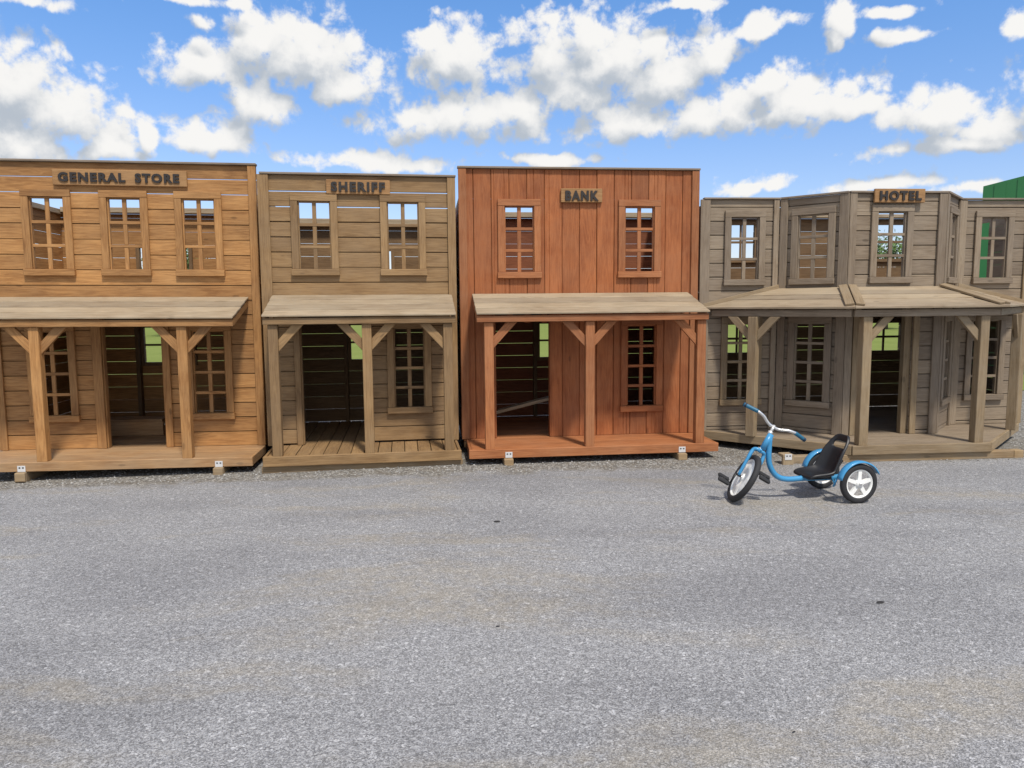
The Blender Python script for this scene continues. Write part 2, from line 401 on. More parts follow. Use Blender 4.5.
# ================================================================== GENERAL STORE
def general_store():
    q = (-5.047, 7.193, .110, 6.52, .08); W, H = 2.54, 2.791
    root = house_root('golden brown two storey wooden playhouse with GENERAL STORE sign board', q)
    I = Matrix.Identity(4)
    up = [(.42,.735), (1.13,1.44), (1.825,2.135)]; lw = [(.375,.69), (1.86,2.175)]
    holes = [(a, b, 1.775, 2.462) for a, b in up] + [(a, b, .342, 1.175) for a, b in lw] + [(1.003,1.575,0,1.40)]
    mb = MB(); siding(mb, .0, W, .0, H, holes, .1475, .0, 0., gaps=.011, tongue=True, open_at=(2.655, 2.5075))
    mb.build('front_wall', W_GS, root, .005)
    for a, b in up: window(root, I, a, b, 1.775, 2.462, 3, W_GS)
    for a, b in lw: window(root, I, a, b, .342, 1.175, 4, W_GS)
    corner_trim(root, I, .0, .078, .002, H-.002, W_GS); corner_trim(root, I, W-.078, W, .002, H-.002, W_GS)
    mb = MB(); mb.box(.915, 1.003, -.024, -.002, .002, 1.40, 'z'); mb.box(1.575, 1.643, -.024, -.002, .002, 1.40, 'z'); mb.box(.915, 1.643, -.026, -.002, 1.401, 1.468, 'x')
    mb.box(1.001, 1.015, .0, .07, .002, 1.398, 'z', .2); mb.box(1.563, 1.577, .0, .07, .002, 1.398, 'z', .4)
    mb.build('door_frame', W_GS, root, .003)
    top_cap(root, 0, W, H)
    sign(root, I, .66, 1.892, 2.572, 2.722, -.002, [('GENERAL', .715, 1.326), ('STORE', 1.415, 1.825)], 2.603, 2.692)
    lean_roof(root, .07, 2.425, W_GS, .65)
    for x in (.68, 1.955):
        post(root, x, -.575, 1.232, W_GS); brace(root, (x+.044, -.575), (1,0), 1.232, W_GS); brace(root, (x-.044, -.575), (-1,0), 1.232, W_GS)
    deck(root, -.0, 2.545, .62, W, D_IN, W_GSD, W_GSD)
    for x in (.5, 2.235): skid(root, x, -.665, D_IN, -.087, -.182, .09, -.058, -.6245)
    shell(root, W, D_IN, 2.48, 2.46, W_GS, 1.47, [(.87,1.42,.75,1.16), (.87,1.42,1.58,2.09)])
    mb = MB(); mb.box(.03, 1.3, .70, .735, .003, .16, 'x', .95); mb.box(.03, 1.3, .68, .95, .161, .185, 'x', .3); mb.build('bench', W_GSD, root, .003)
    return root

# ================================================================== SHERIFF
def sheriff():
    q = (-2.418, 7.333, .131, 8.31, .40); W, H = 1.883, 2.668
    root = house_root('narrow grey brown wooden playhouse with SHERIFF sign board', q)
    I = Matrix.Identity(4)
    up = [(.34,.652), (1.202,1.513)]
    holes = [(a, b, 1.758, 2.416) for a, b in up] + [(1.237,1.545,.36,1.17), (.315,.94,0,1.40)]
    mb = MB(); siding(mb, 0, W, 0, H, holes, .147, .012, 0., gaps=.010, tongue=True, open_at=(2.511, 2.364, 2.07)); mb.build('front_wall', W_SH, root, .005)
    for a, b in up: window(root, I, a, b, 1.758, 2.416, 3, W_SH)
    window(root, I, 1.237, 1.545, .36, 1.17, 4, W_SH)
    corner_trim(root, I, -.03, .075, .002, H-.002, W_SH); corner_trim(root, I, W-.08, W, .002, H-.002, W_SH)
    mb = MB(); mb.box(.257, .315, -.024, -.002, .002, 1.40, 'z'); mb.box(.94, 1.0, -.024, -.002, .002, 1.40, 'z'); mb.box(.257, 1.0, -.026, -.002, 1.401, 1.465, 'x')
    mb.box(.313, .327, 0, .07, .002, 1.398, 'z', .2); mb.box(.928, .942, 0, .07, .002, 1.398, 'z', .4)
    mb.build('door_frame', W_SH, root, .003)
    top_cap(root, 0, W, H)
    sign(root, I, .622, 1.238, 2.486, 2.624, -.002, [('SHERIFF', .668, 1.19)], 2.508, 2.603)
    lean_roof(root, .065, 1.832, W_SH, .60, 1.505, 1.312)
    xs = (.15, .998, 1.755); 
    for i, x in enumerate(xs):
        post(root, x, -.52, 1.228, W_SH)
        if i < 2: brace(root, (x+.044, -.52), (1,0), 1.228, W_SH)
        if i > 0: brace(root, (x-.044, -.52), (-1,0), 1.228, W_SH)
    deck(root, .015, 1.868, .565, W, D_IN, W_SH, W_SH, 'y', .095)
    for y in (-.53, .4, 1.35):
        mb = MB(); mb.box(-.005, W+.0, y, y+.085, -.165, -.097, 'x', .15); mb.build('skid', W_SKID, root, .005)
    shell(root, W, D_IN, 2.345, 2.33, W_SH, 1.46, [(.71,1.21,.75,1.16), (.71,1.21,1.56,2.04)])
    return root

# ================================================================== BANK
def bank():
    q = (-.519, 7.615, .147, 6.28, .53); W, H = 2.506, 2.757
    root = house_root('reddish brown wooden playhouse with upright boards and BANK sign board', q)
    I = Matrix.Identity(4)
    up = [(.464,.768), (1.717,2.03)]
    holes = [(a, b, 1.724, 2.387) for a, b in up] + [(1.752,2.065,.312,1.165), (.36,.927,0,1.40)]
    mb = MB(); siding(mb, 0, W, 0, H, holes, .182, .150, 0., .02, gaps=.0045, vertical=True)
    # battens behind the joints so no daylight shows between upright boards
    z = .150
    while z < W:
        for (c0, c1) in ((.0, .25), (1.2, 1.66), (2.46, H)):
            if not (.3 < z < .99 and c0 == .0): mb.box(z-.03, z+.03, .0245, .036, c0+.002, c1-.002, 'z', .05)
        for (c0, c1) in ((.2505, 1.1995), (1.6605, 2.4595)):
            if not any(h[0]-.035 < z < h[1]+.035 and h[2] < c1 and h[3] > c0 for h in holes): mb.box(z-.03, z+.03, .0245, .036, c0, c1, 'z', .05)
        z += .182
    mb.build('front_wall', W_BK, root, .005)
    for a, b in up: window(root, I, a, b, 1.724, 2.387, 3, W_BKP)
    window(root, I, 1.752, 2.065, .312, 1.165, 4, W_BK)
    corner_trim(root, I, 0, .082, .002, H-.002, W_BKP); corner_trim(root, I, W-.078, W, .002, H-.002, W_BKP)
    mb = MB(); mb.box(.346, .362, -.004, .08, .002, 1.398, 'z', .2); mb.box(.925, .941, -.004, .08, .002, 1.398, 'z', .4); mb.box(.3625, .9245, -.003, .08, 1.385, 1.40, 'x')
    mb.build('door_frame', W_BK, root, .003)
    top_cap(root, 0, W, H)
    sign(root, I, 1.044, 1.473, 2.425, 2.563, -.002, [('BANK', 1.087, 1.432)], 2.441, 2.541)
    lean_roof(root, .125, 2.40, W_BKP, .645, 1.505, 1.312)
    xs = (.245, 1.225, 2.338)
    for i, x in enumerate(xs):
        post(root, x, -.565, 1.228, W_BKP)
        if i < 2: brace(root, (x+.044, -.565), (1,0), 1.228, W_BKP)
        if i > 0: brace(root, (x-.044, -.565), (-1,0), 1.228, W_BKP)
    deck(root, .04, 2.53, .61, W, D_IN, W_BKP, W_BKP)
    for x in (.42, 2.15): skid(root, x, -.66, D_IN, -.087, -.166, .09, -.055, -.6145)
    shell(root, W, D_IN, 2.435, 2.41, W_BK, 1.46, [(1.04,1.54,.735,1.15)])
    mb = MB(); mb.box(1.35, 1.40, .56, .65, .002, 1.425, 'z', .2); mb.build('inner_post', W_BK, root, .003)
    return root

# ================================================================== HOTEL
def hotel():
    q = (2.048, 7.983, .176, 4.66, .54); W, H = 3.707, 2.472
    wc, wa, da = 1.031, .491, .484; wl = W/2-wc/2-wa; c1, c2, r1 = wl+wa, wl+wa+wc, W-wl
    root = house_root('grey weathered wooden playhouse with bay front and HOTEL sign board', q)
    s = 2**-.5
    al = math.hypot(wa, da)
    faces = {'L': ((0, 0), (1, 0), wl), 'LA': ((wl, 0), (wa, -da), al), 'C': ((c1, -da), (1, 0), wc), 'RA': ((c2, -da), (wa, da), al), 'R': ((r1, 0), (1, 0), W-r1)}
    wins_up = {'L': (.30,.61), 'LA': (.19,.50), 'C': (.29+.013,.613), 'RA': (.19,.50), 'R': (.25,.56)}
    wins_lo = {'L': (.285,.60), 'LA': (.19,.50), 'RA': (.19,.50), 'R': (.22,.54)}
    for k, (p, d, L) in faces.items():
        M = face_matrix(p, d); holes = []
        if k in wins_up: holes.append((*wins_up[k], 1.632, 2.287))
        if k in wins_lo: holes.append((*wins_lo[k], .338, 1.165))
        if k == 'C': holes.append((.07+.09, .735, 0, 1.36))
        mb = MB(M); siding(mb, .002, L-.002, 0, H, holes, .147, .04, 0., gaps=.009, tongue=True); mb.build('front_wall', W_HT, root, .005)
        window(root, M, *wins_up[k], 1.632, 2.287, 3, W_HT)
        if k in wins_lo: window(root, M, *wins_lo[k], .338, 1.165, 4, W_HTP if k == 'L' else W_HT)
        # corner boards
        if k == 'L': corner_trim(root, M, -.035, .07, .002, H-.002, W_HT); corner_trim(root, M, L-.082, L-.024, .002, H-.002, W_HT)
        if k == 'LA': corner_trim(root, M, .001, .08, .002, H-.002, W_HT, -.021); corner_trim(root, M, L-.085, L+.008, .002, H-.002, W_HT)
        if k == 'C': corner_trim(root, M, -.0, .075, .002, H-.002, W_HT, -.0225); corner_trim(root, M, L-.085, L, .002, H-.002, W_HT, -.0225)
        if k == 'RA': corner_trim(root, M, -.008, .07, .002, H-.002, W_HT); corner_trim(root, M, L-.07, L-.024, .002, H-.002, W_HT)
        if k == 'R': corner_trim(root, M, .001, .075, .002, H-.002, W_HT, -.021); corner_trim(root, M, L-.078, L, .002, H-.002, W_HTP)
        mb = MB(M); e0 = {'LA': .0, 'C': .0, 'RA': .0}.get(k, 0); mb.box(.0, L, -.03, .03, H, H+.018 + {'L': 0, 'LA': .002, 'C': .001, 'RA': .002, 'R': 0}[k], 'x', .4); mb.build('cap_board', W_CAP, root, .002)
        if k == 'C':
            mb = MB(M); mb.box(.085, .16, -.024, -.002, .002, 1.36, 'z'); mb.box(.735, .80, -.024, -.002, .002, 1.36, 'z'); mb.box(.085, .80, -.026, -.002, 1.361, 1.425, 'x')
            mb.box(.158, .172, 0, .07, .002, 1.358, 'z', .2); mb.box(.665, .737, .022, .09, .002, 1.358, 'z', .5)
            mb.build('door_frame', W_HTP, root, .003)
            sign(root, M, .235, .765, 2.372, 2.508, -.025, [('HOTEL', .283, .722)], 2.390, 2.486)
    # porch roof: three planes with hip boards
    zb, zf = 1.535, 1.33
    ef = 1.12; eL, eR = 1.09, W-1.09
    def P(x, y, z): return Vector((x, y, z))
    back = {'LA': (P(wl+.004, -.024, zb), P(c1, -da-.024, zb)), 'C': (P(c1, -da-.024, zb), P(c2, -da-.024, zb)), 'RA': (P(c2, -da-.024, zb), P(r1-.004, -.024, zb))}
    front = {'LA': (P(.0, -.024, zf), P(eL, -ef, zf)), 'C': (P(eL, -ef, zf), P(eR, -ef, zf)), 'RA': (P(eR, -ef, zf), P(W, -.024, zf))}
    mb = MB()
    for k in ('LA', 'C', 'RA'):
        n = 5
        for i in range(n):
            t0, t1 = i/n, (i+1)/n-.007; lift = Vector((0, 0, .0025*((i*5) % 3)))
            a, b = (back[k][j].lerp(front[k][j], t0)+lift for j in (0, 1)); d, c = (back[k][j].lerp(front[k][j], t1+.012)+lift+Vector((0, 0, .006)) for j in (0, 1))
            e = (b-a).normalized()*.0008
            mb.slab(a+e, b-e, c-e, d+e, .02)
    ro = mb.build('porch_roof', W_ROOF, root, .002)
    mb = MB()
    for sgn, (cb, ce) in ((1, (back['C'][0], front['C'][0])), (-1, (back['C'][1], front['C'][1]))):
        d = (ce-cb).normalized(); h = d.cross(Vector((0, 0, 1))).normalized()
        nC = (front['C'][0]-back['C'][0]).cross(Vector((1, 0, 0))).normalized()
        if nC.z < 0: nC = -nC
        kA = 'LA' if sgn == 1 else 'RA'
        eA = (back[kA][1]-back[kA][0]).normalized(); nA = (front[kA][0]-back[kA][0]).cross(eA).normalized()
        if nA.z < 0: nA = -nA
        for nn, other in ((nC, Vector((sgn, 0, 0))), (nA, -eA if sgn == 1 else eA)):
            w = nn.cross(d).normalized()
            if w.dot(other) < 0: w = -w
            mid = cb.lerp(ce, .47)+w*.043+nn*.0225; ln = (ce-cb).length*.93/2
            mb = MB(); mb.obox(mid, (d, w, nn), (ln, .04, .0105), .35); mb.build('hip_board', W_HTP, ro, .003)
    # flashing boards where the roof meets the flat walls
    for a, b in ((back['LA'][0], front['LA'][0]), (back['RA'][1], front['RA'][1])):
        d = (b-a).normalized(); up = Vector((0, -1, 0)).cross(d); up = up if up.z > 0 else -up
        mb = MB(); mb.obox(a.lerp(b, .5)+Vector((0, .008, .0))+up*.022, (d, up, Vector((0, 1, 0))), ((b-a).length/2-.01, .022, .012), .7); mb.build('flashing_board', W_HTP, ro, .003)
    mb = MB(); ins = .085; zt = zf-.021
    fp = [P(.105, -.03, 0), P(eL+.035, -ef+ins, 0), P(eR-.035, -ef+ins, 0), P(W-.105, -.03, 0)]
    for i in range(3):
        a, b = fp[i], fp[i+1]; d = (b-a).normalized(); nrm = Vector((d.y, -d.x, 0))
        if i != 1: a, b = (a, b-d*.02) if i == 0 else (a+d*.02, b)
        mb.obox((a+b)/2+Vector((0, 0, zt-.034)), (d, Vector((0, 0, 1)), nrm), ((b-a).length/2, .033, .018))
    mb.build('fascia_beam', W_HT, root, .003)
    # posts
    zp = zt-.069
    A = (.415, -.395); Dp = (W-.415, -.395)
    spec = [(A, R(-45), 'a'), ((1.265, -1.0), 0, 'b'), ((2.445, -1.0), 0, 'c'), (Dp, R(45), 'd')]
    for (x, y), rot, nm in spec: post(root, x, y, zp, W_HTP, .09, rot)
    for sg in (1, -1): brace(root, (A[0]+sg*s*.045, A[1]-sg*s*.045), (sg*s, -sg*s), zp, W_HTP); brace(root, (Dp[0]+sg*s*.045, Dp[1]+sg*s*.045), (sg*s, sg*s), zp, W_HTP)
    brace(root, (1.31, -1.0), (1, 0), zp, W_HTP); brace(root, (2.40, -1.0), (-1, 0), zp, W_HTP)
    # deck: octagonal front
    fd = 1.062; x0, x1 = W/2-.7165, W/2+.7165
    def span(y): t = y/fd; return (.012+x0*t, W-.012-x0*t) if t > 0 else (.0, W)
    mb = MB(); n = 8; st = fd/n
    for k in range(n):
        ya, yb = k*st+.001, (k+1)*st-.002
        (a0, a1), (b0, b1) = span(ya), span(yb)
        mb.slab((a0+.03, -ya, 0), (a1-.03, -ya, 0), (b1-.03, -yb, 0), (b0+.03, -yb, 0), .024)
    n = 9; st = 1.49/n
    for k in range(n): mb.box(.02, W-.02, .001+k*st, (k+1)*st-.002, -.024, 0, 'x')
    mb.build('deck', W_HTP if False else W_HT, root, .002)
    mb = MB(); fpts = [P(.0, -.004, 0), P(x0+.01, -fd-.008, 0), P(x1-.01, -fd-.008, 0), P(W, -.004, 0)]
    for i in range(3):
        a, b = fpts[i], fpts[i+1]; d = (b-a).normalized(); nrm = Vector((d.y, -d.x, 0)); a2, b2 = (a+d*.016, b-d*.016) if i != 1 else (a, b)
        mb.obox((a2+b2)/2-nrm*.015+Vector((0, 0, -.0415)), (d, Vector((0, 0, 1)), nrm), ((b2-a2).length/2, .0445, .015), (.75, .45, .9)[i])
    mb.build('deck_rim', W_HTP, root, .003)
    mb = MB(); mb.box(.5, 2.83, -1.035, -.95, -.165, -.088, 'x', .35); o = mb.build('skid', W_SKID, root, .006)
    mb = MB(); mb.box(2.83, 2.93, -1.036, -.949, -.166, -.088, 'x', .98); mb.build('skid_end', W_SKID, o, .004)
    mb = MB(); mb.box(.455, .56, -1.075, -1.036, -.163, -.088, 'y', .9); mb.box(.455, .56, -1.075, -.96, -.0875, -.06, 'y', .9); ob = mb.build('skid_block', W_SKID, o, .004)
    bracket(ob, .505, -1.0755, -.085)
    for y in (.3, 1.35):
        mb = MB(); mb.box(.1, W-.1, y, y+.085, -.165, -.088, 'x', .15); mb.build('skid', W_SKID, root, .005)
    # shell behind
    wins = [(.80,1.18,.74,1.10), (2.76,3.18,.74,1.10), (.84,1.18,1.93,2.36), (2.80,3.18,1.93,2.36)]
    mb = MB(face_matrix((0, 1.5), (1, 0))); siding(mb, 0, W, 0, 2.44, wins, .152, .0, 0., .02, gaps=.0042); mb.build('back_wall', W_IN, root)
    for (a, b, c, d) in wins:
        mb = MB()
        mb.box(a-.04, a, 1.47, 1.499, c-.04, d+.04, 'z'); mb.box(b, b+.04, 1.47, 1.499, c-.04, d+.04, 'z')
        mb.box(a+.001, b-.001, 1.472, 1.497, c-.04, c, 'x'); mb.box(a+.001, b-.001, 1.472, 1.497, d, d+.04, 'x')
        mb.box(a+.001, b-.001, 1.502, 1.518, (c+d)/2-.014, (c+d)/2+.014, 'x', .3)
        mb.box((a+b)/2-.013, (a+b)/2+.013, 1.503, 1.517, c+.001, (c+d)/2-.0145, 'z', .3); mb.box((a+b)/2-.013, (a+b)/2+.013, 1.503, 1.517, (c+d)/2+.0145, d-.001, 'z', .3)
        mb.build('back_window_frame', W_IN, root)
    for x, hs in ((.021, []), (W-.001, [(.60, 1.15, 1.60, 2.30)])):
        mb = MB(face_matrix((x, .027), (0, 1))); siding(mb, 0, 1.465, 0, 2.42, hs, .147, .03, 0., .02); mb.build('side_wall', W_HT, root)
    mb = MB(); n = 9; st = 1.43/n
    for k in range(n): mb.box(.025, W-.025, .03+k*st, .03+(k+1)*st-.0005, 1.43, 1.46, 'x')
    n = 4; st = da/n
    for k in range(n):
        ya, yb = -.03+k*st*.93, -.03+(k+1)*st*.93
        mb.slab((wl+ya+.06, -ya-.001, 1.459), (r1-ya-.06, -ya-.001, 1.459), (r1-yb-.06, -yb, 1.459), (wl+yb+.06, -yb, 1.459), .03)
    mb.build('loft_floor', W_IN, root)
    mb = MB(); mb.box(.06, W-.06, 1.40, 1.52, 2.442, 2.485, 'x', .6); mb.build('top_rail', W_ROOF, root, .004)
    return root

roots = [general_store(), sheriff(), bank(), hotel()]
bk = roots[2]
# loose plank leaning inside the bank
mb = MB(); mb.beam((-.62, 0, -.145), (.63, 0, .15), .035, .12, (0, 0, 1), .95)
pl = mb.build('loose_plank', W_ROOF, None, .003)
bpy.context.view_layer.update()
pl.matrix_world = bk.matrix_world @ Matrix.Translation((.70, .50, .275))
tag(pl, 'pale loose plank leaning at a slant inside the doorway of the red playhouse', 'plank')

# ------------------------------------------------------------------ ground
def gz(x): return .35*math.tanh(x*.008/.35) - .010*max(0., min(8., -1.-x))
def ground_material():
    m, t, b = material('asphalt_and_gravel')
    p = t.node('ShaderNodeNewGeometry').outputs['Position']; x, y, z = t.sep(p)
    p2 = t.comb(x, y, 0.)
    # asphalt: grey binder with pale stone chips
    c1 = t.voro(p2, 155., 'Color'); c2 = t.voro(t.vmath('ADD', p2, (3.1, 1.7, 0)), 290., 'Color'); c3 = t.voro(t.vmath('ADD', p2, (1.1, 4.7, 0)), 60., 'Color')
    s1, _, _ = t.sep(c1); s2, _, _ = t.sep(c2); s3, _, _ = t.sep(c3)
    chips = t.math('ADD', t.math('MULTIPLY', t.math('POWER', s1, 1.5), .55), t.math('MULTIPLY', t.math('POWER', s2, 2.), .40))
    n_f = t.noise(p2, 30., 5., .7)
    chips = t.math('ADD', chips, t.math('MULTIPLY_ADD', n_f, .6, -.29))
    chips = t.math('ADD', chips, t.math('MULTIPLY', t.smooth(s3, .93, .97), t.math('MULTIPLY', s1, .55)), clamp=True)
    asph = t.mix(chips, c4((.116,.115,.118)), c4((.50,.495,.50)))
    # dusty tan streaks, long across the yard
    ps = t.vmath('MULTIPLY', t.vmath('ADD', p2, t.vmath('SCALE', t.noise(p2, .6, 3., .5, 0., 'Color'), scale=1.0)), (.42, 1.5, 0))
    d1 = t.noise(t.vmath('ADD', ps, (2.4, 8.1, 0)), 1.0, 6., .62)
    dust = t.math('MULTIPLY', t.smooth(d1, .49, .63), t.smooth(t.noise(p2, 9., 5., .7), .25, .60))
    asph = t.mix(t.math('MULTIPLY', dust, .62), asph, t.mix(chips, c4((.205,.182,.145)), c4((.44,.395,.325))))
    # darker, bluer worn patches
    d2 = t.noise(t.vmath('ADD', t.vmath('MULTIPLY', p2, (.5, 1.3, 0)), (7.3, 2.2, 0)), .9, 5., .6)
    k2 = t.smooth(d2, .42, .66, 1.06, .88)
    asph = t.mix(1., asph, t.comb(k2, k2, t.math('MULTIPLY_ADD', k2, .95, .05)), 'MULTIPLY')
    # fine cracks / stains
    st = t.smooth(t.noise(t.vmath('MULTIPLY', p2, (1.2, 5., 0)), 2.3, 3., .5), .70, .78)
    asph = t.mix(t.math('MULTIPLY', st, .45), asph, c4((.07,.07,.072)))
    # gravel: bigger loose stones and brown fines
    g1, g2_, _ = t.sep(t.voro(p2, 48., 'Color')); gd = t.voro(p2, 48., 'Distance')
    grav = t.mix(t.math('MULTIPLY', g1, t.smooth(gd, .15, .75, 1., .25)), c4((.12,.112,.10)), c4((.50,.48,.445)))
    grav = t.mix(t.smooth(t.noise(p2, 5., 4., .6), .4, .7, 0., .5), grav, c4((.15,.125,.09)))
    e = t.math('SUBTRACT', y, t.math('MULTIPLY_ADD', x, .085, 6.72))
    e = t.math('ADD', e, t.math('MULTIPLY_ADD', t.noise(p2, 2.6, 6., .7), .85, -.425))
    col = t.mix(t.smooth(e, -.10, .08), asph, grav)
    t.l.new(col, b.inputs['Base Color']); setn(b, Roughness=.92); b.inputs['Specular IOR Level'].default_value = .25
    bu = t.node('ShaderNodeBump'); bu.inputs['Strength'].default_value = .55; bu.inputs['Distance'].default_value = .008
    hh = t.math('ADD', t.voro(p2, 135., 'Distance'), t.math('MULTIPLY', n_f, .6))
    t.l.new(hh, bu.inputs['Height']); t.l.new(bu.outputs[0], b.inputs['Normal'])
    return m
def sheet(name, xs, ys, mat, dz=0., amp=0., kind='structure'):
    mb = MB(); bm = mb.bm; g = {}
    for i, x in enumerate(xs):
        for j, y in enumerate(ys): g[i, j] = bm.verts.new((x, y, gz(x)+dz+(rng.uniform(-amp, amp) if amp else 0)))
    for i in range(len(xs)-1):
        for j in range(len(ys)-1): f = bm.faces.new((g[i, j], g[i+1, j], g[i+1, j+1], g[i, j+1])); f.smooth = True
    o = mb.build(name, mat); return tag(o, kind=kind)
XS = [-400, -200, -100, -60, -40, -25, -15] + list(range(-10, 11, 1)) + [15, 25, 40, 60, 100, 200, 400]
M_G = ground_material()
tag(sheet('ground', XS, [-60, -20, -8, 0, 3, 5, 6, 7, 8, 9, 10, 12, 20, 60, 200, 500], M_G), 'grey speckled asphalt yard with dusty tan streaks and a gravel edge', 'ground')
def grass_material():
    m, t, b = material('mown_grass')
    p = t.node('ShaderNodeNewGeometry').outputs['Position']
    n = t.noise(p, .6, 5., .6); n2 = t.noise(p, 14., 4., .7)
    col = t.mix(t.math('ADD', t.math('MULTIPLY', n, .5), t.math('MULTIPLY', n2, .5)), c4((.10,.14,.03)), c4((.27,.31,.105)))
    t.l.new(col, b.inputs['Base Color']); setn(b, Roughness=1.); b.inputs['Specular IOR Level'].default_value = 0.; return m
tag(sheet('lawn', XS, [12.6, 15, 20, 40, 80, 200, 500], grass_material(), .012), 'bright mown lawn stretching behind the playhouses', 'lawn')

# loose stones along the foot of the decks
def stones():
    mb = MB(); bm = mb.bm; r2 = random.Random(5)
    def stone(x, y, s):
        c = Vector((x, y, gz(x)+s*.22)); a = r2.uniform(0, 6.28); sx, sy, sz = s*r2.uniform(.7, 1.2), s*r2.uniform(.5, 1.), s*r2.uniform(.4, .75)
        ring = [bm.verts.new(c+Vector((sx*math.cos(a+k*1.2566)*r2.uniform(.8, 1.1), sy*math.sin(a+k*1.2566)*r2.uniform(.8, 1.1), r2.uniform(-.2, .2)*sz))) for k in range(5)]
        tp = bm.verts.new(c+Vector((r2.uniform(-.3, .3)*sx, r2.uniform(-.3, .3)*sy, sz))); bt = bm.verts.new(c-Vector((0, 0, sz)))
        rv = r2.random()
        for k in range(5):
            for q in ((ring[k], ring[(k+1) % 5], tp), (ring[(k+1) % 5], ring[k], bt)):
                f = bm.faces.new(q); f[mb.rl] = rv
    for _ in range(9000):
        x = r2.uniform(-5.6, 6.6); e = r2.triangular(-.22, 1.3, .25); y = 6.73+.072*x+e
        stone(x, y, r2.choice((.004, .005, .006, .008, .011)) * (1 if e > 0 else .7))
    for _ in range(1400):
        x = r2.uniform(-5, 6); y = r2.uniform(2.2, 6.6); stone(x, y, r2.choice((.002, .003, .003, .004)))
    m, t, b = material('loose_stone'); rn = t.attr('rnd')
    t.l.new(t.mix(rn, c4((.09,.085,.08)), c4((.48,.47,.45))), b.inputs['Base Color']); setn(b, Roughness=.9)
    o = mb.build('gravel', m); tag(o, 'loose grey gravel scattered along the foot of the decks', 'gravel', kind='stuff')
stones()
def chip(x, y, s, lab, a):
    mb = MB(Matrix.Translation((x, y, gz(x)+.004)) @ Matrix.Rotation(a, 4, 'Z'))
    top = [(-1, -.1), (-.5, -.42), (.3, -.38), (1, -.05), (.45, .4), (-.55, .36)]
    n = len(top); A = [mb.bm.verts.new(mb.M @ Vector((p[0]*s, p[1]*s, .001))) for p in top]; B = [mb.bm.verts.new(mb.M @ Vector((p[0]*s*.8, p[1]*s*.8, s*.22))) for p in top]
    mb.bm.faces.new(B); mb.bm.faces.new(A[::-1])
    for k in range(n): mb.bm.faces.new((A[k], A[(k+1) % n], B[(k+1) % n], B[k]))
    o = mb.build('bark_chip', M_CHIP); tag(o, lab, 'debris')
M_CHIP = paint('dark_bark', (.028,.026,.027), .8)
chip(1.90, 3.675, .024, 'dark scrap lying on the asphalt below the tricycle, largest of the scraps', .1)
chip(-.107, 5.155, .026, 'thin dark scrap on the asphalt in front of the red playhouse', -.05)
chip(-.068, 3.425, .012, 'small dark scrap on open asphalt near the middle of the yard', .2)
chip(1.02, 2.525, .009, 'tiny dark speck of debris on the asphalt nearest the viewer', .5)

